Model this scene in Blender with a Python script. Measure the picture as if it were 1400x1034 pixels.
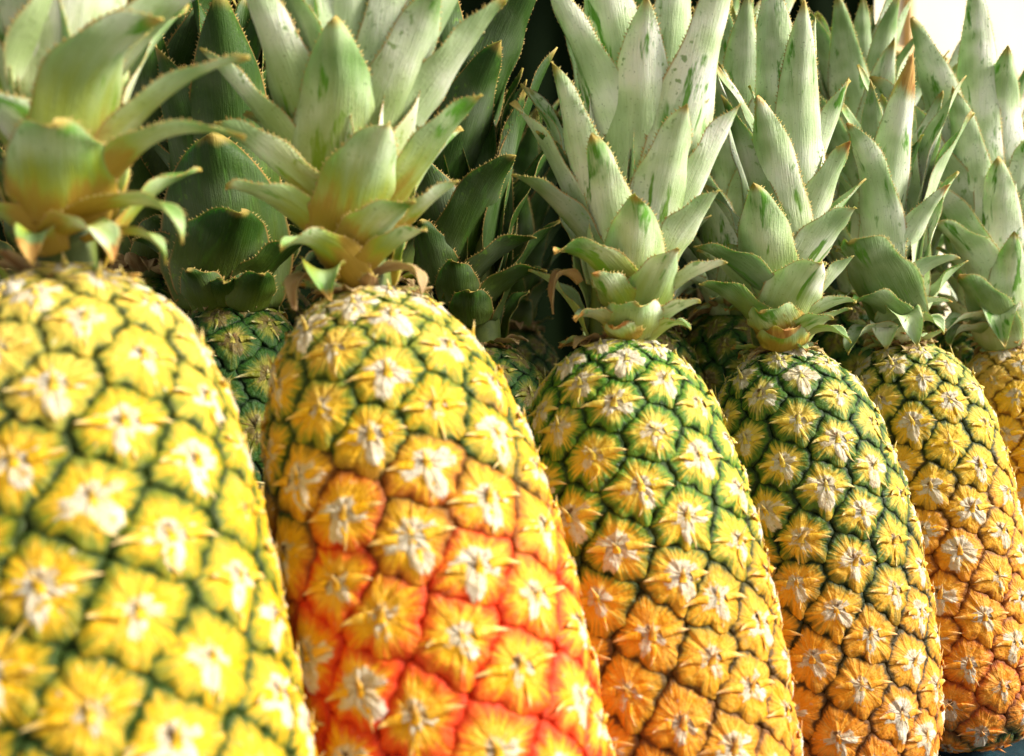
import bpy, math, random
import numpy as np
from mathutils import Vector, noise as mnoise
sc = bpy.context.scene
for o in list(bpy.data.objects): bpy.data.objects.remove(o)
col = sc.collection
R = math.radians
# ------------------------------------------------------------------ camera
CZ = 1.2
FPX = 1300.0
cd = bpy.data.cameras.new('camera'); cam = bpy.data.objects.new('camera', cd); col.objects.link(cam)
cam.location = (0, 0, CZ); cam.rotation_euler = (R(90), 0, 0)
cd.sensor_width = 36; cd.lens = FPX / 1400 * 36
cd.clip_start = .01; cd.clip_end = 500
cd.dof.use_dof = True; cd.dof.focus_distance = .64; cd.dof.aperture_fstop = 7.5
sc.camera = cam
# ------------------------------------------------------------------ light
SUN_EL, SUN_AZ = 35, 104          # azimuth measured clockwise from +Y (the view direction)
w = bpy.data.worlds.new('World'); sc.world = w; w.use_nodes = True
nt = w.node_tree; bg = nt.nodes['Background']
sky = nt.nodes.new('ShaderNodeTexSky'); sky.sky_type = 'NISHITA'; sky.sun_disc = False
sky.sun_elevation = R(SUN_EL); sky.sun_rotation = R(SUN_AZ); sky.dust_density = 4; sky.air_density = 1.0; sky.ozone_density = .3
hs_ = nt.nodes.new('ShaderNodeHueSaturation'); hs_.inputs['Saturation'].default_value = .04   # thin overcast: nearly white sky
nt.links.new(sky.outputs[0], hs_.inputs['Color']); nt.links.new(hs_.outputs[0], bg.inputs[0]); bg.inputs[1].default_value = .064
sd = bpy.data.lights.new('sun', 'SUN'); sun = bpy.data.objects.new('sun', sd); col.objects.link(sun)
sd.energy = 4.4; sd.angle = R(14); sd.color = (1, .93, .80)
sdir = Vector((math.sin(R(SUN_AZ)) * math.cos(R(SUN_EL)), math.cos(R(SUN_AZ)) * math.cos(R(SUN_EL)), math.sin(R(SUN_EL))))
sun.rotation_euler = sdir.to_track_quat('Z', 'Y').to_euler()
sc.view_settings.view_transform = 'Standard'; sc.view_settings.look = 'None'
sc.view_settings.gamma = 1; sc.view_settings.use_curve_mapping = False
sc.view_settings.exposure = .84

def P(px, py, d):
    return Vector(((px - 700) / FPX * d, d, CZ - (py - 517) / FPX * d))

# ------------------------------------------------------------------ node helpers
class NT:
    def __init__(s, name):
        s.m = bpy.data.materials.new(name); s.m.use_nodes = True
        s.t = s.m.node_tree; s.b = s.t.nodes['Principled BSDF']
    def lk(s, a, b):
        if isinstance(a, (int, float)): b.default_value = a
        elif isinstance(a, tuple): b.default_value = a if len(a) == 4 or b.type == 'VECTOR' else (*a, 1)
        else: s.t.links.new(a, b)
    def math(s, op, a, b=0., c=None, clamp=False):
        n = s.t.nodes.new('ShaderNodeMath'); n.operation = op; n.use_clamp = clamp
        s.lk(a, n.inputs[0]); s.lk(b, n.inputs[1])
        if c is not None: s.lk(c, n.inputs[2])
        return n.outputs[0]
    def vmath(s, op, a, b):
        n = s.t.nodes.new('ShaderNodeVectorMath'); n.operation = op
        s.lk(a, n.inputs[0]); s.lk(b, n.inputs[1]); return n.outputs[0]
    def sm(s, x, lo, hi, a=0., b=1.):
        n = s.t.nodes.new('ShaderNodeMapRange'); n.interpolation_type = 'SMOOTHSTEP'
        s.lk(x, n.inputs[0])
        for i, v in enumerate((lo, hi, a, b)): s.lk(v, n.inputs[i + 1])
        return n.outputs[0]
    def mix(s, f, a, b, mode='MIX'):
        n = s.t.nodes.new('ShaderNodeMix'); n.data_type = 'RGBA'; n.blend_type = mode
        s.lk(f, n.inputs[0]); s.lk(a, n.inputs[6]); s.lk(b, n.inputs[7]); return n.outputs[2]
    def attr(s, name):
        n = s.t.nodes.new('ShaderNodeAttribute'); n.attribute_name = name
        x = s.t.nodes.new('ShaderNodeSeparateXYZ'); s.t.links.new(n.outputs['Vector'], x.inputs[0])
        return n.outputs['Vector'], x.outputs[0], x.outputs[1], x.outputs[2]
    def noise(s, v, scale, detail=3, rough=.55, dist=0):
        n = s.t.nodes.new('ShaderNodeTexNoise'); s.lk(v, n.inputs['Vector'])
        n.inputs['Scale'].default_value = scale; n.inputs['Detail'].default_value = detail
        n.inputs['Roughness'].default_value = rough; n.inputs['Distortion'].default_value = dist
        return n.outputs[0]
    def comb(s, x, y, z):
        n = s.t.nodes.new('ShaderNodeCombineXYZ')
        for i, v in enumerate((x, y, z)): s.lk(v, n.inputs[i])
        return n.outputs[0]
    def objco(s):
        n = s.t.nodes.new('ShaderNodeTexCoord'); return n.outputs['Object']
    def rnd(s):
        n = s.t.nodes.new('ShaderNodeObjectInfo'); return n.outputs['Random']
    def ramp(s, f, stops):
        n = s.t.nodes.new('ShaderNodeValToRGB'); s.lk(f, n.inputs[0]); e = n.color_ramp.elements
        while len(e) < len(stops): e.new(.5)
        for k, (p, c) in zip(e, stops): k.position = p; k.color = (*c, 1)
        return n.outputs[0]
    def bump(s, h, strength, dist):
        n = s.t.nodes.new('ShaderNodeBump'); s.lk(h, n.inputs['Height'])
        n.inputs['Strength'].default_value = strength; n.inputs['Distance'].default_value = dist
        s.t.links.new(n.outputs[0], s.b.inputs['Normal'])

# ------------------------------------------------------------------ materials
def fruit_mat(name, flesh, halo, groove, halo_amt, white=(.66, .61, .50)):
    """flesh / halo / groove : lists of (v, colour) from crown end (0) to base (1); halo_amt: (v, grey)"""
    n = NT(name)
    _, rho, W, rnd = n.attr('eye')
    av, cs, sn, v = n.attr('ang')
    oc = n.objco()
    rad = n.comb(n.math('MULTIPLY', cs, 3.2), n.math('MULTIPLY', sn, 3.2), n.math('ADD', n.math('MULTIPLY', rnd, 60), n.math('MULTIPLY', rho, .5)))
    st = n.noise(rad, 2.6, 3, .6)                   # radial pleats
    big = n.noise(oc, 14, 2)
    fine = n.noise(oc, 420, 4, .65)
    mid = n.noise(oc, 130, 3, .6)
    vv = n.math('ADD', v, n.math('ADD', n.math('MULTIPLY', n.math('SUBTRACT', rnd, .5), .08), n.math('MULTIPLY', n.math('SUBTRACT', big, .5), .30)))
    fl = n.ramp(vv, flesh); ha = n.ramp(vv, halo); gr = n.ramp(vv, groove); hamt = n.ramp(vv, halo_amt)
    # mottling of the flesh colour
    fl = n.mix(n.sm(mid, .42, .68, 0, .35), fl, n.mix(.5, fl, (.88, .62, .14)))
    fl = n.mix(n.sm(st, .5, .68, 0, .38), fl, (.84, .62, .13))
    fl = n.mix(n.sm(fine, .56, .75, 0, .30), fl, n.mix(.6, fl, (.45, .22, .03)))
    # halo growing in from the rim, streaked along the pleats
    e = n.math('ADD', rho, n.math('MULTIPLY', n.math('SUBTRACT', st, .5), .95))
    e = n.math('ADD', e, n.math('MULTIPLY', n.math('SUBTRACT', hamt, .5), .55))
    c = n.mix(n.sm(e, .54, .86), fl, ha)
    # papery bract
    wn = n.math('ADD', W, n.math('MULTIPLY', n.math('SUBTRACT', n.noise(rad, 4.5, 3, .65), .5), 1.5))
    wn = n.math('ADD', wn, n.math('MULTIPLY', n.math('SUBTRACT', fine, .5), .9))
    wn = n.math('ADD', wn, n.math('MULTIPLY', n.math('SUBTRACT', n.noise(oc, 210, 3, .6), .5), 1.5))
    wn = n.math('ADD', wn, n.math('MULTIPLY', n.math('SUBTRACT', rnd, .5), .22))
    wcol = n.mix(n.sm(mid, .35, .65), white, tuple(a * b for a, b in zip(white, (.95, .86, .72))))
    wcol = n.mix(n.sm(fine, .55, .72, 0, .30), wcol, (.52, .45, .36))
    c = n.mix(n.math('MULTIPLY', n.sm(n.math('ADD', wn, n.sm(v, .11, .02, 0, .35)), .40, .82), n.math('MULTIPLY', n.sm(rho, .93, .76), .92)), c, wcol)
    # brown dry flecks
    fk = n.noise(rad, 9, 2, .5)
    c = n.mix(n.math('MULTIPLY', n.sm(fk, .64, .70, 0, .8), n.sm(W, .3, .7)), c, (.40, .15, .04))
    grit = n.noise(oc, 900, 2, .5)
    c = n.mix(n.sm(grit, .62, .70, 0, .5), c, n.mix(.5, c, (.10, .05, .015)))
    scuff = n.noise(oc, 38, 5, .7)
    c = n.mix(n.sm(scuff, .62, .68, 0, .45), c, (.42, .27, .10))
    # groove
    g = n.math('ADD', rho, n.math('MULTIPLY', n.math('SUBTRACT', st, .5), .22))
    c = n.mix(n.sm(g, .785, .885), c, gr)
    # dried flower remains at the centre (attribute 'dry')
    _, dry, horn, _z = n.attr('dry')
    c = n.mix(n.sm(n.math('ADD', dry, n.math('MULTIPLY', n.math('SUBTRACT', fine, .5), .8)), .45, .75, 0, .9), c, (.16, .07, .02))
    hc = n.mix(n.sm(horn, .5, .95), fl, n.mix(.5, fl, (.75, .62, .40)))
    hc = n.mix(n.sm(horn, .90, 1.0), hc, (.34, .17, .05))
    c = n.mix(n.sm(horn, .02, .1), c, hc)
    n.lk(c, n.b.inputs['Base Color'])
    n.lk(n.sm(mid, .3, .7, .42, .62), n.b.inputs['Roughness'])
    n.b.inputs['Specular IOR Level'].default_value = .24
    n.b.inputs['Subsurface Weight'].default_value = .12
    n.b.inputs['Subsurface Radius'].default_value = (1, .45, .12); n.b.inputs['Subsurface Scale'].default_value = .003
    n.bump(n.math('ADD', n.math('MULTIPLY', st, 1.2), n.math('ADD', n.math('MULTIPLY', mid, 1.4), n.math('MULTIPLY', fine, .8))), .9, .0012)
    return n.m

YEL = (.68, .38, .005); YG = (.56, .44, .02); ORG = (.72, .25, .006); DOR = (.70, .20, .01); RED = (.74, .055, .005)
DG = (.026, .040, .003); MG = (.08, .17, .012); BR = (.20, .10, .015)
M1 = fruit_mat('rind_yellow', [(0, (.66, .50, .10)), (.3, YEL), (.6, YEL), (1, (.85, .42, .01))], [(0, (.45, .40, .06)), (.3, (.15, .18, .008)), (1, (.34, .22, .008))],
               [(0, (.16, .16, .03)), (.2, DG), (.6, (.03, .06, .006)), (.8, (.22, .10, .01)), (1, (.4, .10, .01))], [(0, (.4,) * 3), (.35, (.58,) * 3), (.7, (.46,) * 3)])
M2 = fruit_mat('rind_orange_red', [(0, (.56, .44, .12)), (.2, (.70, .41, .01)), (.42, (.76, .38, .006)), (.75, (.78, .36, .006)), (1, (.76, .31, .006))], [(0, (.20, .26, .03)), (.25, (.20, .22, .012)), (.44, (.68, .13, .008)), (.7, (.70, .05, .004)), (1, (.66, .04, .004))],
               [(0, (.06, .09, .01)), (.28, (.03, .06, .006)), (.38, (.28, .07, .008)), (.46, (.60, .04, .004)), (1, (.56, .028, .004))], [(0, (.5,) * 3), (.3, (.54,) * 3), (.6, (.62,) * 3), (1, (.62,) * 3)])
M3 = fruit_mat('rind_green_to_amber', [(0, (.60, .52, .10)), (.3, (.72, .46, .03)), (.52, (.76, .34, .01)), (1, (.74, .22, .012))], [(0, (.07, .20, .012)), (.35, (.10, .20, .012)), (.55, (.38, .20, .01)), (1, (.60, .14, .01))],
               [(0, (.012, .05, .006)), (.45, DG), (.62, (.14, .06, .01)), (1, (.34, .07, .01))], [(0, (.70,) * 3), (.4, (.58,) * 3), (.6, (.42,) * 3), (1, (.40,) * 3)])
M4 = fruit_mat('rind_dark_green_to_orange', [(0, (.62, .54, .12)), (.35, (.70, .46, .04)), (.6, (.76, .33, .012)), (1, (.74, .20, .01))], [(0, (.05, .14, .012)), (.45, (.08, .14, .012)), (.65, (.36, .16, .01)), (1, (.55, .14, .01))],
               [(0, (.010, .032, .006)), (.55, (.016, .03, .006)), (.75, (.12, .05, .01)), (1, (.22, .07, .01))], [(0, (.74,) * 3), (.45, (.60,) * 3), (.65, (.42,) * 3), (1, (.40,) * 3)])
M5 = fruit_mat('rind_gold_to_orange', [(0, (.62, .50, .12)), (.25, (.78, .48, .02)), (.5, (.76, .34, .01)), (1, (.74, .21, .01))], [(0, (.12, .20, .02)), (.25, (.22, .24, .02)), (.5, (.52, .20, .01)), (.85, (.55, .12, .01)), (1, (.06, .10, .02))],
               [(0, (.02, .05, .008)), (.3, DG), (.5, (.20, .08, .01)), (.85, (.34, .07, .01)), (1, (.03, .04, .01))], [(0, (.58,) * 3), (.4, (.42,) * 3), (.85, (.40,) * 3), (1, (.62,) * 3)])
M6 = fruit_mat('rind_gold', [(0, (.66, .42, .10)), (.2, (.84, .50, .015)), (1, (.80, .30, .01))], [(0, (.50, .34, .04)), (.4, (.60, .32, .01)), (1, (.55, .2, .01))],
               [(0, (.20, .14, .02)), (.4, (.30, .12, .01)), (1, (.3, .08, .01))], [(0, (.40,) * 3), (1, (.36,) * 3)])
MB = fruit_mat('rind_unripe_green_shaded', [(0, (.12, .16, .010)), (.3, (.16, .16, .010)), (1, (.5, .34, .02))], [(0, (.02, .075, .005)), (.5, (.02, .065, .005)), (1, (.1, .14, .01))],
               [(0, (.006, .022, .004)), (1, (.01, .03, .005))], [(0, (.78,) * 3), (1, (.7,) * 3)], white=(.15, .12, .04))  # unripe green, with back-row shade darkened into every colour

def leaf_mat():
    n = NT('pineapple_leaf')
    uvn = n.t.nodes.new('ShaderNodeUVMap'); sp = n.t.nodes.new('ShaderNodeSeparateXYZ'); n.t.links.new(uvn.outputs[0], sp.inputs[0])
    u, t = sp.outputs[0], sp.outputs[1]
    lw, lx, ly, seed = n.attr('lw')
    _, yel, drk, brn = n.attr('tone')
    fr = n.vmath('MULTIPLY', lw, (1., .16, 1.)); fs = n.vmath('MULTIPLY', lw, (1., .05, 1.))
    patch = n.noise(n.vmath('MULTIPLY', lw, (1., .22, 1.)), 95, 4, .6, .4)
    streak = n.noise(fr, 180, 4, .6)
    fib = n.noise(fs, 1500, 2, .6)
    cloud = n.noise(lw, 26, 2)
    speck = n.noise(lw, 700, 2, .5)
    inner = n.math('GREATER_THAN', u, 1.5)
    ue = n.math('SUBTRACT', u, n.math('MULTIPLY', inner, 2))
    ed = n.math('ABSOLUTE', n.math('SUBTRACT', ue, .5))            # 0 centre .. .5 margin
    green = n.mix(n.sm(cloud, .35, .65), (.075, .20, .010), (.19, .36, .03))
    green = n.mix(n.math('MULTIPLY', drk, .85, clamp=True), green, (.013, .040, .004))  # low drk: darker green leaf; full drk: back-row shade in the colour
    bloom = n.mix(n.sm(cloud, .4, .7), (.56, .68, .40), (.80, .83, .69))
    bloom = n.mix(n.math('MULTIPLY', drk, .85, clamp=True), bloom, (.03, .07, .015))  # wax colour too carries painted shade at full drk
    amt = n.math('ADD', n.sm(t, .98, .55, .54, .98), n.math('MULTIPLY', n.math('SUBTRACT', cloud, .5), 1.8))
    amt = n.math('ADD', amt, n.math('MULTIPLY', n.math('SUBTRACT', streak, .5), .7))
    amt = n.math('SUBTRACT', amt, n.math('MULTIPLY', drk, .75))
    amt = n.math('SUBTRACT', amt, n.math('MULTIPLY', yel, n.sm(t, 1.0, .2, .12, .45)))
    amt = n.math('SUBTRACT', amt, n.math('MULTIPLY', inner, .12))
    c = n.mix(n.math('MULTIPLY', amt, 1.0, clamp=True), green, bloom)
    # rubbed streaks where the wax is gone
    rub = n.math('MULTIPLY', n.sm(patch, .57, .64), n.sm(ed, .44, .34))
    c = n.mix(n.math('MULTIPLY', n.math('MULTIPLY', rub, n.sm(drk, .3, .9, 1, .25)), n.sm(streak, .40, .50, .35, .95)), c, (.085, .26, .012))
    c = n.mix(n.sm(fib, .5, .8, 0, .22), c, (.10, .20, .04))
    c = n.mix(n.sm(speck, .66, .73, 0, .5), c, (.06, .11, .03))
    dots = n.noise(n.vmath('MULTIPLY', lw, (1., .55, 1.)), 420, 2, .5)
    c = n.mix(n.math('MULTIPLY', n.sm(dots, .60, .68), n.math('MULTIPLY', n.sm(ed, .18, .36), n.sm(cloud, .42, .6, 0, .75))), c, (.12, .24, .03))
    scar = n.noise(n.vmath('MULTIPLY', lw, (1., .7, 1.)), 48, 4, .65, .6)
    c = n.mix(n.sm(scar, .70, .74, 0, .8), c, (.30, .24, .08))
    # yellow to red at the base of outer leaves
    yb = n.math('MULTIPLY', n.math('MINIMUM', yel, 1.15), n.sm(n.math('ADD', t, n.math('MULTIPLY', n.math('SUBTRACT', streak, .5), .5)), .75, .15))
    c = n.mix(n.math('MULTIPLY', yb, .9, clamp=True), c, (.36, .38, .025))
    c = n.mix(n.sm(n.math('MULTIPLY', yb, n.math('ADD', .4, patch)), .56, .95, 0, .7), c, (.34, .16, .025))
    # margin line and tip
    c = n.mix(n.math('MULTIPLY', n.sm(ed, .472, .498), n.sm(cloud, .3, .6, .15, .8)), c, (.40, .20, .055))
    tipf = n.sm(n.math('ADD', t, n.math('MULTIPLY', n.math('SUBTRACT', patch, .5), .12)), .90, .985)
    c = n.mix(tipf, c, (.36, .27, .06))
    bt = n.sm(n.math('ADD', n.math('MULTIPLY', t, brn), n.math('MULTIPLY', n.math('SUBTRACT', patch, .5), .45)), .70, .80)
    c = n.mix(bt, c, n.mix(n.sm(streak, .35, .65), (.30, .12, .02), (.56, .34, .09)))
    dead = n.math('GREATER_THAN', brn, 1.5)
    c = n.mix(n.math('MULTIPLY', dead, .92), c, n.mix(n.sm(streak, .3, .65), (.22, .12, .045), (.44, .32, .16)))
    tooth = n.math('GREATER_THAN', u, 4.5)
    c = n.mix(tooth, c, n.mix(n.sm(cloud, .3, .7), (.36, .20, .045), (.50, .38, .12)))
    n.lk(c, n.b.inputs['Base Color'])
    n.lk(n.sm(patch, .3, .7, .46, .66), n.b.inputs['Roughness'])
    n.b.inputs['Specular IOR Level'].default_value = .26
    n.b.inputs['Subsurface Weight'].default_value = .15
    n.b.inputs['Subsurface Radius'].default_value = (.5, 1, .2); n.b.inputs['Subsurface Scale'].default_value = .002
    n.bump(n.math('ADD', fib, n.math('ADD', n.math('MULTIPLY', streak, 1.6), n.math('MULTIPLY', speck, .4))), .6, .0008)
    return n.m
LEAF = leaf_mat()
def simple(name, stops, scale, rough=.6, bump=.5, bd=.002, st=(1., 1., 1.)):
    n = NT(name); f = n.noise(n.vmath('MULTIPLY', n.objco(), st), scale, 5, .6)
    n.lk(n.ramp(f, stops), n.b.inputs['Base Color']); n.b.inputs['Roughness'].default_value = rough
    n.bump(f, bump, bd); return n.m
STEM = simple('crown_stem', [(.3, (.05, .09, .015)), (.7, (.16, .20, .03))], 60)
PLASTIC = simple('blue_green_plastic', [(.3, (.005, .018, .026)), (.6, (.02, .055, .07)), (.75, (.08, .14, .16))], 22, .18, .6, .006)
WOOD = simple('stall_boards', [(.3, (.10, .06, .03)), (.7, (.22, .14, .08))], 8, .7, .5, .003, (1, 12, 12))
GROUND = simple('concrete_ground', [(.3, (.30, .28, .25)), (.7, (.40, .38, .34))], 3, .85)
SHADE_CLOTH = simple('dark_shade_cloth', [(.3, (.004, .009, .003)), (.7, (.007, .014, .004))], 9, .85)  # near-black stand-in for deep shade behind the crowns
SHADE_CLOTH.node_tree.nodes['Principled BSDF'].inputs['Specular IOR Level'].default_value = .03
WALL = simple('cream_wall', [(.3, (.66, .59, .42)), (.7, (.72, .65, .48))], 1.5, .8)
OCHRE = simple('ochre_trim', [(.3, (.62, .40, .14)), (.7, (.70, .48, .2))], 3, .6)

# ------------------------------------------------------------------ mesh helper
def link(name, verts, faces, mat, parent=None, attrs=None, uv=None, smooth=True, loc=None):
    """faces: list of int arrays (n,3) or (n,4)"""
    me = bpy.data.meshes.new(name)
    V = np.asarray(verts, dtype=np.float32); me.vertices.add(len(V)); me.vertices.foreach_set('co', V.ravel())
    idx = np.concatenate([f.ravel() for f in faces]).astype(np.int32)
    tot = np.concatenate([np.full(len(f), f.shape[1]) for f in faces]).astype(np.int32)
    st = np.concatenate([[0], np.cumsum(tot)[:-1]]).astype(np.int32)
    me.loops.add(len(idx)); me.loops.foreach_set('vertex_index', idx)
    me.polygons.add(len(tot)); me.polygons.foreach_set('loop_start', st); me.polygons.foreach_set('loop_total', tot)
    me.polygons.foreach_set('use_smooth', np.full(len(tot), smooth))
    me.update(calc_edges=True)
    if uv is not None:
        l = me.uv_layers.new(name='UVMap'); l.data.foreach_set('uv', np.asarray(uv, dtype=np.float32)[idx].ravel())
    for k, a in (attrs or {}).items():
        at = me.attributes.new(k, 'FLOAT_VECTOR', 'POINT'); at.data.foreach_set('vector', np.asarray(a, dtype=np.float32).ravel())
    me.materials.append(mat); me.validate()
    o = bpy.data.objects.new(name, me); col.objects.link(o)
    if parent: o.parent = parent
    if loc is not None: o.location = loc
    return o
def tag(o, label=None, cat=None, group=None, kind=None):
    if label: o['label'] = label
    if cat: o['category'] = cat
    if group: o['group'] = group
    if kind: o['kind'] = kind
    return o
def box(name, c, s, mat, parent=None):
    x, y, z = [a / 2 for a in s]
    v = [(c[0] + i * x, c[1] + j * y, c[2] + k * z) for i in (-1, 1) for j in (-1, 1) for k in (-1, 1)]
    f = np.array([(0, 1, 3, 2), (4, 6, 7, 5), (0, 4, 5, 1), (2, 3, 7, 6), (0, 2, 6, 4), (1, 5, 7, 3)])
    return link(name, v, [f], mat, parent, smooth=False)

# ------------------------------------------------------------------ fruit
PT = np.array([0, .015, .04, .08, .14, .22, .32, .45, .60, .75, .86, .93, .98, 1.0])
PR = np.array([.34, .44, .55, .685, .79, .875, .94, .98, 1.0, .985, .93, .83, .66, .45])
def fruit(parent, base, top, rad, mat, seed, rings=17, na=72, A0=9.2e-4, spin=0., bend=0.):
    rg = np.random.RandomState(seed)
    ax = np.array(top - base); L = np.linalg.norm(ax); ax /= L
    e1 = np.cross(ax, [0, 0, 1.]) if abs(ax[2]) < .9 else np.cross([0, 1., 0], ax); e1 /= np.linalg.norm(e1)   # ~ +x
    if e1[0] < 0: e1 = -e1
    e2 = np.cross(ax, e1)      # ~ +y
    # arc-length table
    tt = np.linspace(0, 1, 400)
    rr = np.interp(tt, PT, PR) * rad
    k = np.ones(9) / 9; rs = np.convolve(np.pad(rr, 4, 'edge'), k, 'valid'); rr = rs
    s = np.concatenate([[0], np.cumsum(np.hypot(np.diff(tt) * L, np.diff(rr)))])
    S = s[-1]
    drds = np.gradient(rr, s); dzds = np.gradient(tt * L, s)
    Asc = A0 * np.interp(tt, [0, .05, .15, .3, .9, 1], [.42, .62, .88, 1.0, 1.0, .8])
    N = np.cumsum(2 * math.pi * rr / Asc * np.gradient(s)); n = int(N[-1])
    ids = np.arange(n) + .5
    se = np.interp(ids, N, s); GA = R(137.508)
    ae = (np.arange(n) * GA + spin) % (2 * math.pi) + rg.normal(0, .030, n)
    se = se + rg.normal(0, .0011, n)
    re = np.interp(se, s, rr); Ae = np.interp(se, s, Asc); Re = np.sqrt(Ae / math.pi)
    def surf(a, sv, h):
        r_ = np.interp(sv, s, rr); z_ = np.interp(sv, s, tt * L); dr = np.interp(sv, s, drds); dz = np.interp(sv, s, dzds)
        # outward normal (radial, axial) ; axial coordinate counted from the top downwards
        nr, nz = dz, dr
        q = np.hypot(nr, nz); nr, nz = nr / q, nz / q
        Rr = r_ + nr * h; Z = L - z_ + nz * h
        cx, cy = np.cos(a - math.pi / 2), np.sin(a - math.pi / 2)
        off = bend * np.sin(math.pi * Z / L)
        lump = 1 + .014 * np.sin(2 * a + seed + Z * 14) + .010 * np.sin(3 * a + seed * 2 - Z * 22)
        Rr = Rr * lump
        return (np.outer(Rr * cx + off, e1) + np.outer(Rr * cy, e2) + np.outer(Z, ax))
    V = []; F = []; E = []; G = []; D = []; nvt = 0
    ph = np.linspace(0, 2 * math.pi, na, endpoint=False); U = np.stack([np.cos(ph), np.sin(ph)], 1)
    for i in range(n):
        da = (ae - ae[i] + math.pi) % (2 * math.pi) - math.pi
        dx = da * (re + re[i]) / 2; dy = -(se - se[i]); dd = np.hypot(dx, dy)
        nb = np.argsort(dd)[1:13]
        d = np.stack([dx[nb], dy[nb]], 1); q = (d ** 2).sum(1) / 2
        pr = U @ d.T; lim = np.where(pr > 1e-5, q / np.maximum(pr, 1e-5), 9.)
        Rb = (lim ** -18).sum(1) ** (-1 / 18.)            # soft minimum: rounded cells
        Rb = np.minimum(Rb, Re[i] * 1.5)
        rnd = rg.rand(); H = .0029 * (Re[i] / .017) * (.85 + .3 * rg.rand())
        topw = 1 + .45 * max(0, 1 - se[i] / (.13 * S)); H *= 1 - .45 * max(0, 1 - se[i] / (.12 * S))
        k1, k2 = rg.rand() * 6.28, rg.rand() * 6.28
        rho = (np.arange(rings + 1) / rings) ** .85
        RR, PP = np.meshgrid(rho, ph, indexing='ij')
        lo_ = (ph + math.pi / 2 + math.pi) % (2 * math.pi) - math.pi
        lip = np.clip(np.cos(lo_ * (1.05 + .2 * math.sin(k1))), 0, 1) ** .8 * (.55 + .45 * np.cos((7 + 2 * rg.rand()) * lo_ + k2 * .3)) * (.6 + .8 * rg.rand())
        scal = 1 + .020 * np.sin(19 * ph + k1) + .022 * np.sin(11 * ph + k2) + .02 * np.sin(5 * ph + k1)
        RX = np.minimum(RR, rho[-2]) / rho[-2]
        RX = RX * (scal * (1 + .12 * lip))[None]
        x = (RX * Rb[None]) * np.cos(PP); y = (RX * Rb[None]) * np.sin(PP)
        xn, yn = x / Re[i], y / Re[i]; rn = np.hypot(xn, yn)
        up = np.clip(yn * 2.5 + .5, 0, 1)
        h = H * (1 - RR ** 5.0) * (1.0 - .16 * yn) + .0017 * lip[None] * RR ** 5
        ple = np.sin(11 * PP + k1 + 1.5 * np.sin(3 * PP + k2)) * .5 + np.sin(23 * PP + k2) * .3
        h += .00042 * ple * np.clip((RR - .22) / .35, 0, 1) * (1 - RR ** 8) * (Re[i] / .017)
        # sepal division : three lobes on the upper half
        for a0 in (R(55), R(125)):
            dist = np.abs((PP - a0 + math.pi) % (2 * math.pi) - math.pi) * rn
            h -= .0008 * np.exp(-(dist / .07) ** 2) * np.clip((RR - .15) / .3, 0, 1) * (1 - RR ** 6)
        # bract : raised shell over the lower half with finger-like lobes
        tw_ = rg.normal(0, .26); low = (PP + math.pi / 2 + math.pi + tw_) % (2 * math.pi) - math.pi      # 0 = straight down
        wob = .10 * math.sin(k1)
        rw = np.where(np.abs(low) < R(100), .66 + .22 * np.cos((4.2 + wob * 6) * low + wob * 12) - .14 * np.abs(low), .30)
        rw = np.where((np.abs(low) > R(78)) & (np.abs(low) < R(106)), .58, rw)
        rw = (rw + np.where(np.abs(low) > R(106), .22 * rg.rand() ** 2, 0)) * (.80 + .35 * rg.rand()) * topw
        wk_ = .45 + .75 * rg.rand() ** .7; Wm = np.clip((rw * (.55 + .45 * wk_) + .14 - rn) / .28, 0, 1) * min(1, wk_ + .1); Wm = Wm * Wm * (3 - 2 * Wm)
        h += .0009 * Wm * (Re[i] / .017) * (1 + .35 * np.cos(9 * low + k2)) * (1 - RR ** 6)
        # mouth line just above the bract and a pit with dry flower remains
        h -= .0010 * np.exp(-((yn - .17 + .25 * xn * xn) / .06) ** 2) * np.clip(1 - np.abs(xn) / .6, 0, 1)
        pd = np.hypot(xn - .05 * math.sin(k2), (yn - .13) * 1.3)
        dry = np.clip(1 - pd / .24, 0, 1) * (.55 + .65 * rg.rand())
        h += .0006 * np.exp(-(pd / .10) ** 2) * math.sin(k1)
        gx, gy = rg.rand(2) * 9
        for (fq, am) in ((5.5, .00030), (11., .00020), (21., .00012)):
            h += am * (np.sin(xn * fq + gx + 1.7 * np.sin(yn * fq * .8 + gy)) * np.sin(yn * fq + gy + 1.7 * np.sin(xn * fq * .7 + gx))) * (RR < .97)
        h += rg.normal(0, .00008, h.shape) * (RR < .95)
        h[-1] = -.0016
        pts = surf(ae[i] + (x / np.interp(np.clip(se[i] - y, 0, S), s, rr)).ravel(), np.clip(se[i] - y, 0, S).ravel(), h.ravel())
        vi = np.arange((rings + 1) * na).reshape(rings + 1, na) + nvt
        f = np.stack([vi[1:-1], vi[2:], np.roll(vi[2:], -1, 1), np.roll(vi[1:-1], -1, 1)], -1).reshape(-1, 4)
        f0 = np.stack([vi[0], vi[1], np.roll(vi[1], -1)], -1)
        V.append(pts); F.append(f); D.append(np.stack([dry.ravel(), np.zeros(dry.size), np.zeros(dry.size)], 1))
        G.append((f0,)); nvt += len(pts)
        E.append((np.stack([(RR * (1 - .30 * lip[None] * RR ** 4)).ravel(), Wm.ravel(), np.full(RR.size, rnd)], 1),
                  np.stack([np.cos(PP).ravel(), np.sin(PP).ravel(), (np.clip(se[i] - y, 0, S) / S).ravel()], 1)))
        # horns and beak of the bract : flattened curved cones
        hs = []
        for sgn in (-1, 1):
            if rg.rand() < .22: continue
            l = (.78 + .42 * rg.rand()); hs.append(((sgn * .30, -.06), (sgn * .62, .00 + .08 * rg.rand()), (sgn * l, -.05 + .2 * (rg.rand() - .7)), .15, .0006 + .0024 * rg.rand()))
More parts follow.
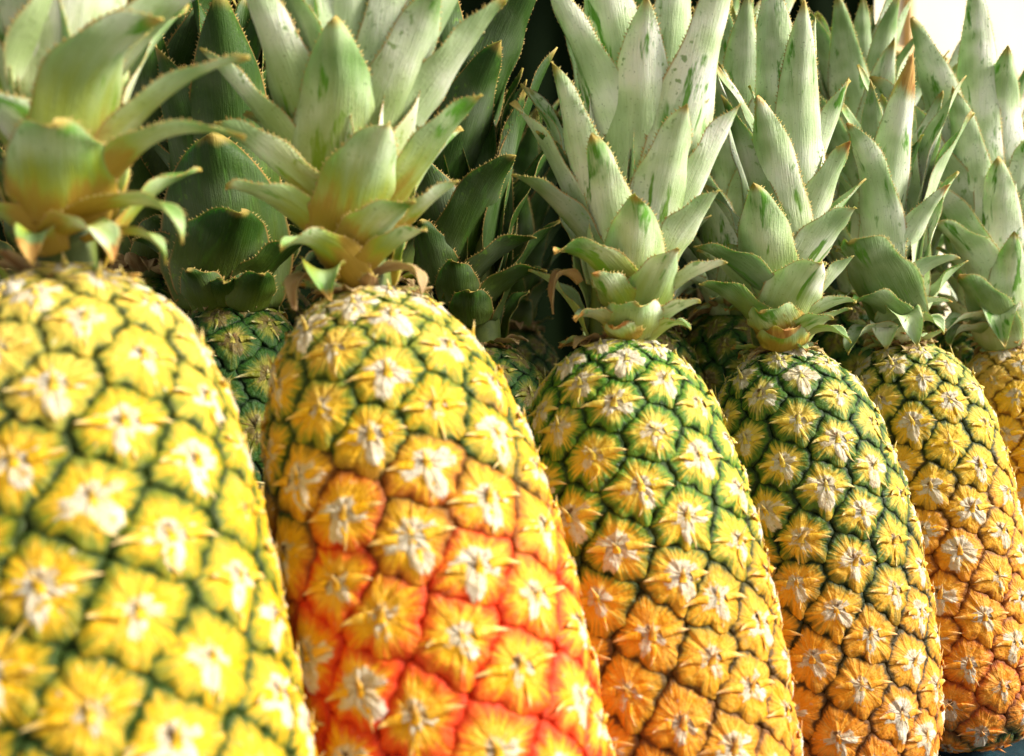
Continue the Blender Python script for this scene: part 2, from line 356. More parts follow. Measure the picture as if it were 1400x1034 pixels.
        hs.append(((0, -.22), (.02, -.02), (.10 * rg.normal(), .10 + .35 * rg.rand()), .13, .0008 + .0052 * rg.rand() ** 1.6))
        if rg.rand() < .6: hs.append(((.1 * rg.normal(), -.35), (.15 * rg.normal(), -.6), (.25 * rg.normal(), -.95 - .15 * rg.rand()), .10, .0005 + .001 * rg.rand()))
        for (p0, p1, p2, wd, lift) in hs:
            m_, kx = 9, 6
            ts = np.linspace(0, 1, m_); p0, p1, p2 = map(np.array, (p0, p1, p2))
            C = ((1 - ts) ** 2)[:, None] * p0 + (2 * ts * (1 - ts))[:, None] * p1 + (ts ** 2)[:, None] * p2
            Tn = np.gradient(C, axis=0); Tn /= np.linalg.norm(Tn, axis=1)[:, None]; Sd = np.stack([-Tn[:, 1], Tn[:, 0]], 1)
            wid = wd * (1 - ts ** 1.5) + .004
            an = np.linspace(0, 2 * math.pi, kx, endpoint=False)
            xy = C[:, None, :] + Sd[:, None, :] * (wid[:, None] * np.cos(an)[None])[..., None]
            rC = np.hypot(C[:, 0], C[:, 1])
            dirRb = np.interp(np.arctan2(C[:, 1], C[:, 0]) % (2 * math.pi), np.append(ph, 2 * math.pi), np.append(Rb, Rb[0]))
            rl = np.clip(rC * Re[i] / dirRb, 0, 1.0)
            hb = H * (1 - rl ** 5.0) * .95 + .0006 + lift * ts ** 1.6 + np.where(rl > .8, .0012, 0) * ts
            hh = hb[:, None] + (wid[:, None] * Re[i] * .42) * np.sin(an)[None]
            X, Y = xy[..., 0] * Re[i], xy[..., 1] * Re[i]
            sv = np.clip(se[i] - Y, 0, S)
            pts = surf((ae[i] + X / np.interp(sv, s, rr)).ravel(), sv.ravel(), hh.ravel())
            vi = np.arange(m_ * kx).reshape(m_, kx) + nvt
            f = np.stack([vi[:-1], vi[1:], np.roll(vi[1:], -1, 1), np.roll(vi[:-1], -1, 1)], -1).reshape(-1, 4)
            V.append(pts); F.append(f); nvt += len(pts); G.append((np.zeros((0, 3), int),))
            tcol = np.repeat(ts, kx)
            D.append(np.stack([np.zeros(m_ * kx), .12 + .88 * tcol, np.zeros(m_ * kx)], 1))
            E.append((np.stack([np.full(m_ * kx, .45), np.full(m_ * kx, .5), np.full(m_ * kx, rnd)], 1),
                      np.stack([np.repeat(C[:, 0] / np.maximum(rC, .01), kx), np.repeat(C[:, 1] / np.maximum(rC, .01), kx), (sv / S).ravel()], 1)))
    # core under the eyes (groove), closed at both ends
    ms, ka = 60, 64
    sv = np.linspace(0, S, ms); a = np.linspace(0, 2 * math.pi, ka, endpoint=False)
    SS, AA = np.meshgrid(sv, a, indexing='ij'); pts = surf(AA.ravel(), SS.ravel(), np.full(SS.size, -.0016))
    pts = np.concatenate([pts, [ax * L * 1.002], [ax * -.001]])
    vi = np.arange(ms * ka).reshape(ms, ka) + nvt
    F.append(np.stack([vi[:-1], vi[1:], np.roll(vi[1:], -1, 1), np.roll(vi[:-1], -1, 1)], -1).reshape(-1, 4))
    t1 = np.stack([np.full(ka, nvt + ms * ka), vi[0], np.roll(vi[0], -1)], -1); t2 = np.stack([np.full(ka, nvt + ms * ka + 1), np.roll(vi[-1], -1), vi[-1]], -1)
    G.append((np.concatenate([t1, t2]),)); V.append(pts)
    vcol = np.append(SS.ravel() / S, [0, 1.])
    D.append(np.zeros((len(pts), 3)))
    E.append((np.tile([1., 0, .5], (len(pts), 1)), np.stack([np.ones(len(pts)), np.zeros(len(pts)), vcol], 1)))
    o = link('fruit', np.concatenate(V), [np.concatenate(F), np.concatenate([g[0] for g in G])], mat, parent,
             {'eye': np.concatenate([e[0] for e in E]), 'ang': np.concatenate([e[1] for e in E]), 'dry': np.concatenate(D)})
    return o

# ------------------------------------------------------------------ leaf
lrg = np.random.RandomState(5)
def leaf(parent, b, via, t, width, out, tone=(0, 0, 0), fold=.42, teeth=True, nv=44, nu=13, name='leaf', twist=0., origin=None, belly=.22, sharp=2.2):
    """b, via, t world points (numpy) ; out = unit horizontal outward vector"""
    ts = np.linspace(0, 1, nv)
    if via is None: C = np.outer(1 - ts, b) + np.outer(ts, t)
    else: C = np.outer((1 - ts) ** 2, b) + np.outer(2 * ts * (1 - ts), via) + np.outer(ts ** 2, t)
    L = np.linalg.norm(np.diff(C, axis=0), axis=1).sum()
    up = np.array([0, 0, 1.]); side = np.cross(up, out)
    T = np.gradient(C, axis=0); T /= np.linalg.norm(T, axis=1)[:, None]
    Sv = side[None] - (T @ side)[:, None] * T; Sv /= np.linalg.norm(Sv, axis=1)[:, None]
    Nn = np.cross(Sv, T)                       # outward when T points up
    if (Nn[2] @ out) < 0: Nn = -Nn
    if twist:
        a = twist * ts; Sv, Nn = Sv * np.cos(a)[:, None] + Nn * np.sin(a)[:, None], Nn * np.cos(a)[:, None] - Sv * np.sin(a)[:, None]
    k = lrg.rand(4) * 6.28
    # side wander and waviness so no two leaves match
    C = C + Sv * (np.sin(ts * 5 + k[0]) * ts * (1 - ts))[:, None] * L * .035
    wv = width * (np.clip(1 - ts ** sharp, 0, 1) ** .86) * (.74 + .26 * np.clip(ts / belly, 0, 1) ** .7 * 1.0)
    wv = np.maximum(wv, .0004)
    u = np.linspace(-1, 1, nu)
    fd = fold * (.8 + .5 * ts)
    W2 = wv / 2
    xx = W2[:, None] * u[None] * (1 - .10 * fd[:, None] * u[None] ** 2)
    dz = -W2[:, None] * fd[:, None] * (np.abs(u[None]) ** 1.8)
    dz += .0012 * np.sin(ts[:, None] * 17 + k[1] + u[None] * 2) * np.abs(u[None]) ** 3 * (width / .03)
    dz += .0008 * np.sin(ts[:, None] * 9 + k[2]) * u[None] * (width / .03)
    outer = C[:, None] + Sv[:, None] * xx[..., None] + Nn[:, None] * dz[..., None]
    th = .0016 * (1 - u ** 4)[None] * (1 - .6 * ts)[:, None] + .00015
    inner = outer - Nn[:, None] * th[..., None]
    n0 = nv * nu; A = np.arange(n0).reshape(nv, nu); B = A + n0
    fo = np.stack([A[:-1, :-1], A[:-1, 1:], A[1:, 1:], A[1:, :-1]], -1).reshape(-1, 4)
    fi = np.stack([B[:-1, :-1], B[1:, :-1], B[1:, 1:], B[:-1, 1:]], -1).reshape(-1, 4)
    e1 = np.stack([A[:-1, 0], A[1:, 0], B[1:, 0], B[:-1, 0]], -1); e2 = np.stack([A[:-1, -1], B[:-1, -1], B[1:, -1], A[1:, -1]], -1)
    e3 = np.stack([A[-1, :-1], A[-1, 1:], B[-1, 1:], B[-1, :-1]], -1); e0 = np.stack([A[0, :-1], B[0, :-1], B[0, 1:], A[0, 1:]], -1)
    V = [outer.reshape(-1, 3), inner.reshape(-1, 3)]
    UV = [np.stack([np.tile((u + 1) / 2, nv), np.repeat(ts, nu)], 1), np.stack([np.tile((u + 1) / 2 + 2, nv), np.repeat(ts, nu)], 1)]
    sd = lrg.rand() * 3
    LW = [np.stack([xx.ravel(), np.repeat(ts * L, nu), np.full(n0, sd)], 1)] * 2
    F4 = np.concatenate([fo, fi, e1, e2, e3, e0]); F3 = np.zeros((0, 3), int)
    if teeth:
        base = 2 * n0; step = .0023 if L > .05 else .002
        m = max(3, int(L / step)); tv = (np.arange(m) + .5) / m; tv = tv[(tv > .10) & (tv < .965)]
        fl = []
        for c_, sg in ((0, -1), (nu - 1, 1)):
            tj = tv + lrg.normal(0, .22 / m, len(tv))
            def ip(Aa): return np.stack([np.interp(tj, ts, Aa[:, q]) for q in range(3)], 1)
            Pm = ip(outer[:, c_]); Tm = ip(T); Sm = ip(Sv) * sg; Nm = ip(Nn)
            ln = ((.0007 + .0012 * lrg.rand(len(tj))) * (lrg.rand(len(tj)) > .12) + .0001)[:, None]; hw = .00055
            dirn = Sm * .8 - Nm * .35
            q0 = Pm - Tm * hw - dirn * .0003; q1 = Pm + Tm * hw - dirn * .0003; q2 = Pm + Nm * .0004 - dirn * .0003; q3 = Pm + dirn * ln + Tm * ln * .75
            m2 = len(tj); V += [q0, q1, q2, q3]
            i0 = base + np.arange(m2); i1, i2, i3 = i0 + m2, i0 + 2 * m2, i0 + 3 * m2; base += 4 * m2
            fl += [np.stack([i0, i2, i3], 1), np.stack([i2, i1, i3], 1), np.stack([i1, i0, i3], 1)]
            UV += [np.stack([np.full(m2, 5.), tj], 1)] * 4; LW += [np.stack([Pm[:, 0], tj * L, np.full(m2, sd)], 1)] * 4
        F3 = np.concatenate(fl)
    V = np.concatenate(V)
    o = np.array(origin) if origin is not None else np.zeros(3)
    return link(name, V - o, [F4, F3] if len(F3) else [F4], LEAF, parent,
                {'lw': np.concatenate(LW), 'tone': np.tile(np.array(tone, float), (len(V), 1))}, np.concatenate(UV))

# ------------------------------------------------------------------ pineapple
def crown_stem(parent, T, up, h=.10, r=.014):
    ms, ka = 12, 14; V = []
    e1 = np.array([1., 0, 0]); e2 = np.array([0, 1., 0])
    for i in range(ms):
        t = i / (ms - 1); rr = r * (1 - t) ** .6 + .001
        for j in range(ka):
            a = 2 * math.pi * j / ka; V.append(up * (t * h - .006) + rr * (math.cos(a) * e1 + math.sin(a) * e2))
    V.append(up * (h - .004)); vi = np.arange(ms * ka).reshape(ms, ka)
    f = np.stack([vi[:-1], np.roll(vi[:-1], -1, 1), np.roll(vi[1:], -1, 1), vi[1:]], -1).reshape(-1, 4)
    f3 = np.stack([vi[-1], np.roll(vi[-1], -1), np.full(ka, ms * ka)], -1)
    return link('crown', V, [f, f3], STEM, parent, loc=T)

def pineapple(T, B, rad, mat, label, seed, hand=(), fill=34, group=None, spin=0., crown_h=.11, tilt=(0, 0), drk=0., yel=.5, scale=1., keep_front=False, lowres=False, A0=8.5e-4, bend=0., r0=.026, dmax=1.0):
    root = bpy.data.objects.new('pineapple', None); col.objects.link(root); root.location = B; root.empty_display_size = .05
    tag(root, label, 'pineapple', group)
    fr = fruit(root, B, T, rad, mat, seed, spin=spin, A0=A0, bend=bend, rings=11 if lowres else 17, na=48 if lowres else 72)
    up = np.array([tilt[0], tilt[1], 1.]); up /= np.linalg.norm(up)
    cr = crown_stem(root, T - B, up, crown_h, .014 * scale)
    Tn = np.array(T); O = Tn
    toc = -Tn.copy(); toc[2] = 0; toc /= np.linalg.norm(toc); right = np.cross([0, 0, 1.], toc) * 1.0
    if right[0] < 0: right = -right
    rg = np.random.RandomState(seed + 77)
    kw = dict(nv=30, nu=9) if lowres else {}
    for hl in hand:
        bx, by, tx, ty, wpx, al = hl[:6]; op = hl[6] if len(hl) > 6 else {}
        a = R(al); od = math.cos(a) * toc + math.sin(a) * right
        D0 = T[1]
        hgt = max(0., (T[2] - P(bx, by, D0)[2])) * -1
        hb = (P(bx, by, D0)[2] - T[2]); fr_h = min(1., max(0., hb / crown_h))
        rb = (r0 * (1 - fr_h) + .005) * scale
        db = D0 - rb * math.cos(a)
        b = np.array(P(bx, by, db)); Lp = math.hypot(tx - bx, ty - by) / FPX * D0
        lean = R(op.get('lean', 16)); dt = db - Lp * math.sin(lean) * math.cos(a) * 1.0
        t = np.array(P(tx, ty, dt))
        if 'via' in op: vx, vy = op['via']; via = np.array(P(vx, vy, (db * .5 + dt * .5) - op.get('vd', .0)))
        else:
            dr = t - b; Ln = np.linalg.norm(dr); k = op.get('k', .30)
            cd_ = dr / Ln * (1 - k) + np.array([0, 0, 1.]) * k; cd_ /= np.linalg.norm(cd_); via = b + cd_ * Ln * .5
        # sink the hidden base toward the crown axis
        st_ = b - (via - b) * .30 - od * .004
        width = wpx / FPX * D0 * 1.24
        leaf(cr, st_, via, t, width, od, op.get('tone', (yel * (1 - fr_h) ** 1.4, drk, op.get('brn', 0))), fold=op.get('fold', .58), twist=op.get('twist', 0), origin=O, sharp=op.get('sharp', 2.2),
             teeth=True, **kw)
    for i in range(fill):
        f = i / (fill - 1.); az = i * R(137.5) + seed
        od = math.cos(az) * toc + math.sin(az) * right
        if not keep_front and (math.cos(az) > .15 if f < .66 else (hand and math.cos(az) > -.1)): continue
        h0 = crown_h * (f ** .8) * .95
        ln = np.interp(f, [0, .12, .3, .6, .85, 1], [.03, .055, .10, .15, .13, .08]) * scale * (.9 + .2 * rg.rand())
        le = R(np.interp(f, [0, .12, .3, .6, 1], [82, 60, 38, 20, 6]) + rg.normal(0, 4))
        wd = np.interp(f, [0, .2, .6, 1], [.022, .036, .044, .026]) * scale
        rb = (.020 * (1 - f) + .004) * scale
        b = Tn + up * h0 + od * rb * .6
        d2 = od * math.sin(le) + up * math.cos(le); d1 = od * math.sin(le * .45) + up * math.cos(le * .45)
        via = b + d1 * ln * .5; t = via + (d2 * 1.0 + od * .15) / np.linalg.norm(d2 + od * .15) * ln * .52
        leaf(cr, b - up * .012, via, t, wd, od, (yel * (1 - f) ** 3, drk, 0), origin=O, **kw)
    # papery bracts round the neck
    axv = np.array(T - B); axv /= np.linalg.norm(axv)
    for i in range(24):
        az = i * 2 * math.pi / 12.3 + rg.normal(0, .18); od = math.cos(az) * toc + math.sin(az) * right
        ln = (.010 + .011 * rg.rand()) * scale; b = Tn + od * .010 * scale + axv * .001
        via = b + od * ln * .7 + np.array([0, 0, 1.]) * ln * rg.uniform(.1, .6); t = via + od * ln * .5 + np.array([0, 0, -1.]) * ln * rg.uniform(-.3, .7)
        leaf(cr if i % 2 else fr, b, via, t, rg.uniform(.012, .019) * scale, od, (.9, drk, 2.0 if rg.rand() < .6 else .9), nv=16, nu=7, name='bract', origin=O if i % 2 else np.array(B), teeth=lowres is False, fold=.5)
    return root
def children(o): return [c for c in bpy.data.objects if c.parent == o]
def copy_tree(o, parent=None):
    c = o.copy(); col.objects.link(c); c.parent = parent
    for ch in kids[o.name]: copy_tree(bpy.data.objects[ch], c)
    return c

FG = 'pineapples leaning in the front row'
BGp = 'pineapples standing behind the front row'
# (base px, base py, tip px, tip py, width px, azimuth from the viewer, options)
h1 = [(85, 290, 73, 168, 112, -2, dict(lean=46, k=.5, fold=.4, sharp=3.4)), (118, 205, 224, 28, 106, 28, dict(via=(100, 70), lean=24, fold=.55, sharp=2.1)),
      (160, 215, 342, 80, 50, 58, dict(via=(205, 110))), (150, 262, 335, 190, 50, 50, dict(via=(190, 150), lean=30, brn=.75)),
      (112, 300, 248, 335, 42, 48, dict(via=(240, 235), lean=40)), (150, 325, 226, 362, 30, 60, dict(via=(215, 300), lean=30)),
      (90, 320, 152, 362, 52, 20, dict(via=(140, 285), lean=60, fold=.6, tone=(1.2, 0, .9))), (60, 240, -50, 120, 90, -45, dict(lean=25)),
      (130, 150, 330, -50, 100, 60, dict(via=(190, 40), drk=1)), (50, 160, 20, -120, 140, -20, dict(lean=12)), (110, 130, 150, -140, 130, 15, dict(lean=8)),
      (40, 330, -60, 310, 50, -50, dict(via=(-10, 260), lean=40)), (60, 335, 45, 365, 50, -15, dict(via=(40, 290), lean=60, tone=(1.4, 0, 1.0))), (90, 100, 200, -160, 120, 60, dict(lean=12)), (10, 200, -60, -40, 100, -60, {})]
h2 = [(455, 235, 458, 22, 112, -6, dict(lean=20)), (486, 325, 532, 168, 108, 18, dict(lean=26)), (590, 150, 692, -2, 62, 48, dict(k=.2)),
      (535, 190, 606, -25, 88, 25, {}), (548, 280, 660, 130, 66, 50, dict(k=.2)), (545, 325, 628, 248, 44, 55, dict(k=.15)),
      (495, 352, 568, 277, 70, 28, dict(lean=35)), (505, 375, 584, 314, 48, 42, dict(lean=35)), (470, 380, 384, 345, 60, -28, dict(via=(425, 305), lean=42)),
      (440, 335, 308, 256, 68, -48, dict(via=(385, 270), lean=25)), (425, 285, 292, 168, 66, -50, dict(via=(365, 205))), (395, 220, 272, 66, 52, -58, dict(k=.15)),
      (405, 190, 322, -60, 84, -38, dict(drk=1)), (470, 110, 480, -120, 104, -8, dict(lean=8)), (540, 110, 570, -110, 84, 22, dict(lean=8)),
      (445, 378, 452, 412, 52, -8, dict(via=(435, 350), lean=70, tone=(1.3, 0, .8))), (535, 372, 574, 408, 30, 55, dict(via=(580, 350), lean=30, tone=(1, 0, 2))),
      (425, 385, 405, 425, 34, -40, dict(via=(395, 360), lean=50, tone=(1, 0, 2))), (600, 60, 700, -120, 66, 70, {}), (420, 120, 390, -130, 90, -30, dict(lean=8))]
h3 = [(866, 405, 869, 266, 84, 2, dict(lean=24)), (832, 350, 809, 182, 72, -20, {}), (902, 322, 940, 142, 82, 20, {}), (875, 255, 884, -6, 94, 0, dict(lean=14)),
      (806, 330, 754, 84, 66, -42, dict(k=.35)), (948, 285, 1013, 142, 56, 50, dict(k=.15)), (920, 362, 984, 260, 60, 42, dict(k=.2)), (918, 402, 995, 360, 40, 50, dict(k=.25, lean=30)),
      (900, 448, 958, 413, 38, 40, dict(lean=35)), (928, 265, 1012, -70, 92, 36, dict(k=.2)), (826, 185, 742, -30, 66, -42, {}), (845, 160, 800, -100, 90, -20, dict(lean=8)),
      (922, 165, 930, -90, 76, 18, dict(lean=8)), (796, 335, 699, 240, 46, -52, dict(via=(755, 262), tone=(0, .7, 0))), (782, 262, 732, 180, 36, -70, dict(tone=(0, .8, 0))),
      (850, 402, 757, 346, 60, -35, dict(via=(800, 335), lean=35, tone=(.8, .3, .8))), (846, 425, 810, 374, 52, -18, dict(lean=34, tone=(.8, .2, .8))),
      (868, 460, 874, 418, 72, 6, dict(lean=48, sharp=3)), (888, 432, 928, 340, 66, 24, dict(lean=30)), (830, 448, 786, 440, 36, -40, dict(via=(800, 420), lean=45, tone=(.7, .5, 1))),
      (775, 380, 757, 430, 26, -60, dict(via=(755, 350), tone=(1, 0, 2))), (900, 462, 944, 452, 28, 45, dict(via=(925, 430), lean=50)), (850, 466, 838, 448, 50, -20, dict(lean=60, tone=(1, 0, 1)))]
h4 = [(1046, 398, 1030, 250, 78, -14, dict(sharp=2.2)), (1068, 345, 1035, 131, 72, -16, dict(brn=.8, sharp=2.2)), (1108, 335, 1163, 193, 56, 38, dict(brn=.8)), (1112, 260, 1161, 106, 44, 52, dict(k=.1)),
      (1100, 378, 1171, 284, 64, 36, {}), (1078, 440, 1124, 358, 78, 14, dict(lean=32, sharp=2.4)), (1045, 410, 948, 338, 54, -52, dict(via=(1000, 352), tone=(0, .55, 0))),
      (1035, 450, 955, 390, 50, -46, dict(via=(998, 398), lean=28, tone=(.3, .55, 0))), (1120, 410, 1168, 350, 34, 55, dict(k=.1)), (1105, 445, 1171, 414, 32, 52, dict(via=(1135, 408))),
      (1105, 462, 1163, 470, 28, 50, dict(via=(1135, 436), lean=35)), (1060, 462, 1038, 428, 66, -12, dict(lean=44, sharp=3, tone=(1, 0, .7))), (1094, 295, 1100, -5, 66, 8, dict(lean=12)),
      (1105, 240, 1116, 18, 34, 45, {}), (1085, 466, 1140, 436, 40, 30, dict(lean=42)), (1072, 478, 1072, 452, 60, 4, dict(lean=60, tone=(1, 0, 1.2))), (1060, 240, 1050, -60, 70, -22, dict(lean=8)),
      (1040, 330, 985, 130, 55, -60, dict(tone=(0, .4, 0)))]
h5 = [(1206, 315, 1249, 70, 52, 12, dict(brn=1.0, k=.05)), (1200, 355, 1157, 169, 56, -30, dict(via=(1200, 235), brn=.76)), (1222, 335, 1262, 184, 36, 62, dict(tone=(0, .8, .75))),
      (1224, 385, 1300, 252, 42, 38, dict(via=(1245, 310), brn=.82)), (1232, 412, 1313, 354, 36, 44, dict(via=(1255, 360))), (1212, 425, 1160, 332, 84, -24, dict(via=(1175, 345), lean=25, tone=(.1, .45, 0), sharp=2.4)),
      (1228, 438, 1302, 414, 28, 50, dict(via=(1260, 404), brn=.8, lean=30)), (1222, 440, 1254, 476, 44, 12, dict(via=(1240, 408), lean=55)), (1218, 445, 1167, 416, 52, -35, dict(via=(1195, 400), lean=35, tone=(.1, .4, 0))),
      (1240, 448, 1290, 458, 32, 50, dict(via=(1275, 420), lean=40)), (1208, 455, 1160, 486, 38, -42, dict(via=(1170, 440), lean=40, tone=(.1, .4, 0))), (1225, 395, 1245, 370, 34, 10, dict(tone=(0, .7, 0))),
      (1190, 270, 1190, 110, 40, -20, dict(tone=(0, .5, 0))), (1218, 455, 1212, 478, 46, -10, dict(via=(1212, 436), lean=60))]
h6 = [(1362, 375, 1364, 214, 66, -2, {}), (1326, 335, 1302, 118, 62, -20, {}), (1300, 260, 1246, 24, 62, -26, {}), (1345, 392, 1276, 305, 60, -38, dict(k=.45)), (1356, 465, 1311, 376, 60, -24, dict(k=.45, tone=(.2, .35, .7))),
      (1380, 450, 1387, 316, 52, 12, {}), (1364, 240, 1378, 62, 60, 8, {}), (1334, 265, 1330, -40, 60, -8, dict(lean=10)), (1395, 300, 1410, 185, 50, 40, {}), (1290, 275, 1190, 105, 60, -50, dict(tone=(0, .3, 0))),
      (1320, 350, 1220, 215, 58, -48, dict(tone=(0, .3, 0))), (1345, 445, 1290, 458, 36, -46, dict(via=(1315, 420), lean=35)), (1366, 435, 1374, 476, 48, 0, dict(via=(1362, 400), lean=60)),
      (1385, 440, 1410, 420, 40, 35, {}), (1335, 455, 1300, 475, 34, -50, dict(via=(1305, 440), lean=40, tone=(.1, .5, 0)))]

pineapple(P(92, 400, .385), P(222, 1643, .300), .0655, M1, 'largest blurred yellow pineapple at the far left, cut off by the left edge', 11, h1, group=FG, scale=1.0, A0=7.6e-4, spin=.4, yel=2.2, drk=.15)
pineapple(P(497, 418, .465), P(668, 1368, .400), .0675, M2, 'orange pineapple with bright red grooves low down, second from the left in front', 23, h2, group=FG, spin=2.1, A0=8.3e-4, yel=1.9, drk=.1, bend=.004)
pineapple(P(836, 478, .555), P(945, 1222, .500), .0675, M3, 'pineapple with green shoulders turning amber below, right beside the red-grooved one', 35, h3, group=FG, spin=1.2, yel=.8, bend=-.003)
pineapple(P(1066, 490, .655), P(1150, 1097, .600), .0650, M4, 'darkest green-netted pineapple of the front row, orange only at its bottom third', 47, h4, group=FG, spin=.2, bend=.004, A0=8.4e-4, yel=.8)
pineapple(P(1232, 480, .750), P(1318, 1010, .700), .0620, M5, 'slim golden orange pineapple with brown-tipped crown leaves, its dark base near blue plastic', 59, h5, group=FG, spin=3.0, A0=8.4e-4, yel=.3)
pineapple(P(1376, 480, .850), P(1450, 951, .800), .0630, M6, 'golden pineapple at the right edge of the picture, half cut off', 61, h6, group=FG, spin=.9, A0=8.8e-4, yel=.3)

hb1 = [(312, 395, 290, 180, 150, 0, dict(lean=16, sharp=3)), (300, 400, 330, 290, 110, 8, dict(lean=36, sharp=3)), (330, 330, 300, -20, 120, 10, {}), (290, 340, 210, 60, 100, -30, {}), (270, 400, 180, 330, 60, -50, dict(via=(220, 330))),
       (350, 400, 420, 330, 60, 45, {}), (280, 420, 255, 370, 60, -15, dict(lean=50)), (345, 420, 360, 375, 60, 15, dict(lean=50)), (315, 415, 305, 385, 70, 0, dict(lean=60))]
hb2 = [(625, 365, 706, 213, 74, 28, dict(via=(650, 265))), (640, 400, 734, 326, 46, 48, dict(via=(680, 335))), (620, 250, 686, 55, 84, 22, {}), (660, 150, 742, -40, 86, 32, {}), (625, 410, 618, 356, 56, -5, dict(lean=30)),
       (645, 440, 642, 398, 52, 2, dict(lean=40, sharp=3)), (670, 420, 748, 372, 46, 50, dict(via=(705, 370))), (600, 340, 560, 200, 70, -30, {}), (610, 200, 600, -60, 80, -5, {}), (590, 380, 575, 300, 60, -20, {}), (690, 300, 720, 120, 50, 60, {})]
pineapple(P(320, 420, .60), P(345, 1085, .585), .058, MB, 'unripe green pineapple, its colour darkened for shade, peeping out between the two nearest ones', 71, hb1, group=BGp, drk=1.0, yel=.2, lowres=True, spin=.5, keep_front=False)
b2 = pineapple(P(660, 482, .70), P(690, 1000, .68), .060, MB, 'shaded pineapple under green leaves with shade in their colour in the gap right of the red-grooved one', 83, hb2, group=BGp, drk=1.0, yel=.2, lowres=True, spin=1.5)
b4 = pineapple(P(868, 450, .84), P(875, 950, .82), .060, MB, 'pineapple with leaf and rind colours darkened for deep shade, right behind the green-shouldered one', 131, [], group=BGp, drk=1.0, yel=.2, lowres=True, keep_front=True, fill=44, scale=1.15, crown_h=.14)
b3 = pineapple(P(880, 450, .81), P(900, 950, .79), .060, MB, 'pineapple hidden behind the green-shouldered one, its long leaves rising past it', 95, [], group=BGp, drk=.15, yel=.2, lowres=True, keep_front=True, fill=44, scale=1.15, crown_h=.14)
kids = {}
for o in bpy.data.objects:
    if o.parent: kids.setdefault(o.parent.name, []).append(o.name)
for o in bpy.data.objects: kids.setdefault(o.name, [])
for (px, d, rz, sc_, lab) in (
        (1012, .84, 2.2, 1.05, 'pineapple behind the darkest green-netted one, only upper crown leaves showing'),
        (1140, .95, 4.0, 1.12, 'pineapple whose pale leaves rise between the two right-hand crowns'),
        (1275, 1.05, 1.1, 1.1, 'back pineapple with pale leaf tips against the bright background at top right'),
        (215, .66, 3.1, 1.05, 'pineapple behind the blurred left one, seen as dark leaves at the top left'),
        (455, .72, 5.2, 1.05, 'pineapple right behind the red-grooved one, filling the gaps of its crown'),
        (560, .78, .9, 1.08, 'deeply shaded pineapple beyond the dark leaves left of the middle gap'),
        (712, 1.08, 2.8, 1.0, 'third-row pineapple behind the dark gap, only leaf tips showing'),
        (950, 1.02, 3.7, 1.15, 'pineapple of the third row, seen between the two middle crowns'),
        (90, .80, 1.7, 1.1, 'third-row pineapple behind the far left crown, hardly visible'),
        (340, .88, 4.4, 1.1, 'third-row pineapple behind the unripe green one'),
        (1345, .98, 5.6, 1.04, 'pineapple close behind the half cut-off golden one, pale leaves over its crown'),
        (1385, 1.22, 2.9, 1.0, 'hindmost pineapple at the right edge with pale leaves against the bright wall')):
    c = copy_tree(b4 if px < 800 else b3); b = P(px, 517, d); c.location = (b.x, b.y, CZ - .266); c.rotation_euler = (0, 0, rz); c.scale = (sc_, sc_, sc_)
    c['label'] = lab; c['group'] = BGp

# ------------------------------------------------------------------ what they stand on and the background
TZ = CZ - .274
nx, ny = 150, 110
xs = np.linspace(-.75, 1.15, nx); ys = np.linspace(.12, 1.55, ny)
V = []
for y in ys:
    for x in xs:
        v = Vector((x * 9, y * 9, 0)); h = abs(mnoise.noise(v)) * .012 + abs(mnoise.noise(v * 3.1)) * .006
        V.append((x, y, TZ - .008 + h))
V = np.array(V); G = np.arange(nx * ny).reshape(ny, nx)
f = np.stack([G[:-1, :-1], G[:-1, 1:], G[1:, 1:], G[1:, :-1]], -1).reshape(-1, 4)
V2 = V.copy(); V2[:, 2] -= .0015
fb = f[:, ::-1] + len(V)
sheet = link('plastic_sheet', np.concatenate([V, V2]), [f, fb], PLASTIC)
tag(sheet, 'wrinkled dark blue-green plastic sheet under the pineapples, seen at the bottom right corner', 'plastic sheet')
tb = bpy.data.objects.new('stall_table', None); col.objects.link(tb); tb.location = (.2, .83, 0)
tag(tb, 'wooden stall table beneath the plastic sheet', 'table')
box('table_top', (0, 0, TZ - .040), (1.94, 1.47, .05), WOOD, tb)
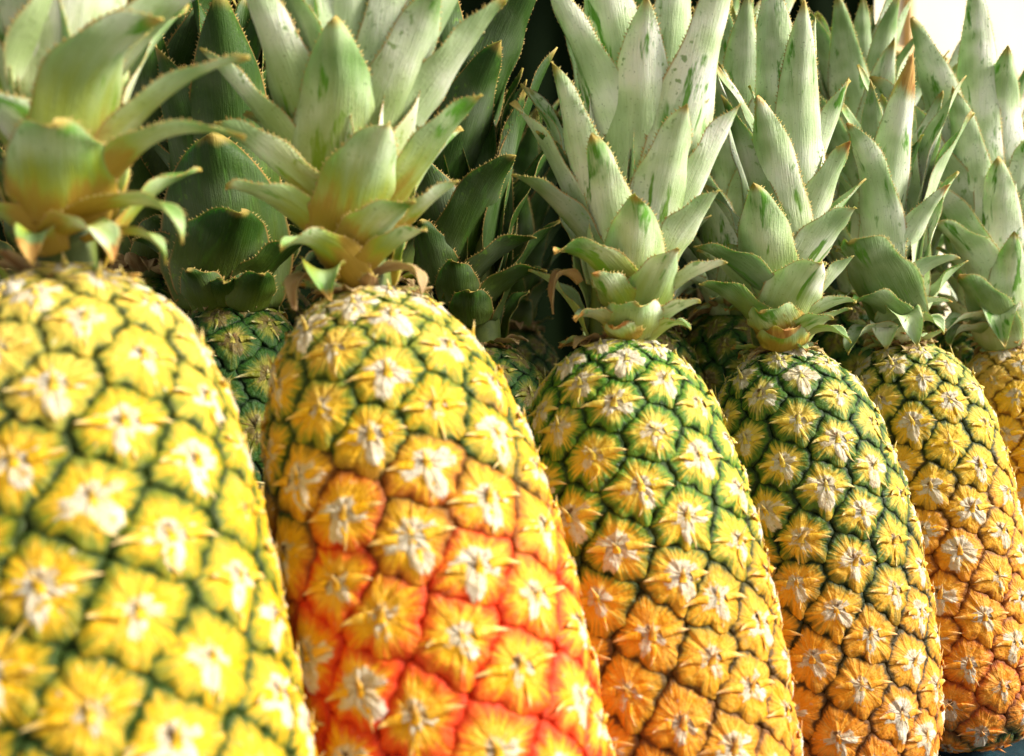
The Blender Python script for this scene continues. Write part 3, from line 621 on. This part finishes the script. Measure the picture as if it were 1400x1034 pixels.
for sx in (-1, 1):
    for sy in (-1, 1): box('leg', (sx * .9, sy * .66, (TZ - .065) / 2), (.07, .07, TZ - .067), WOOD, tb)
g = np.array([(-60, -60, 0), (60, -60, 0), (60, 60, 0), (-60, 60, 0)], float)
tag(link('ground', g, [np.array([[0, 1, 2, 3]])], GROUND), kind='structure')
# added dark cloth behind the pile: fills gaps with darkness, overhang blocks sky
nx, nz = 170, 110; V = []
for k in range(nz):
    for i in range(nx):
        q = k / (nz - 1); x = -1.6 + 2.12 * i / (nx - 1)
        if q < .6: y, z = 1.38, .35 + 1.70 * q / .6
        else:
            g_ = (q - .6) / .4; y, z = 1.38 - .50 * math.sin(g_ * math.pi / 2) ** .9 * 1.0, 2.05 + .10 * math.sin(g_ * math.pi * .5) - .06 * math.sin(g_ * math.pi)
        n_ = .018 * math.sin(x * 21) + .012 * math.sin(x * 47 + z * 2) + .012 * mnoise.noise(Vector((x * 4, z * 3 + y, 0)))
        V.append((x, y + (n_ if q < .6 else n_ * .3), z + (0 if q < .6 else n_ * .5)))
V = np.array(V); G = np.arange(nx * nz).reshape(nz, nx); f = np.stack([G[:-1, :-1], G[:-1, 1:], G[1:, 1:], G[1:, :-1]], -1).reshape(-1, 4)
V2 = V.copy(); V2[:, 1] += .002; V2[:, 2] += .002
tag(link('added_shade_cloth', np.concatenate([V, V2]), [f, f[:, ::-1] + len(V)], SHADE_CLOTH), 'added dark cloth with unseen overhang, darkening the gaps behind the left and middle crowns', 'added_shade_cloth')
wl = bpy.data.objects.new('wall', None); col.objects.link(wl); wl.location = (3.4, 5.5, 0); wl.rotation_euler = (0, 0, R(28))
tag(wl, 'bright cream wall with thin ochre trim, blurred behind the crowns at the top right', 'wall')
box('masonry', (0, 0, 1.9), (4.6, .2, 3.8), WALL, wl)
for x in (-1.75, -.72, .35, 1.3): box('trim', (x, -.12, 1.9), (.03, .04, 3.7), OCHRE, wl)
for z in (2.25, 2.75, 3.3): box('trim', (0, -.145, z), (4.4, .03, .03), OCHRE, wl)
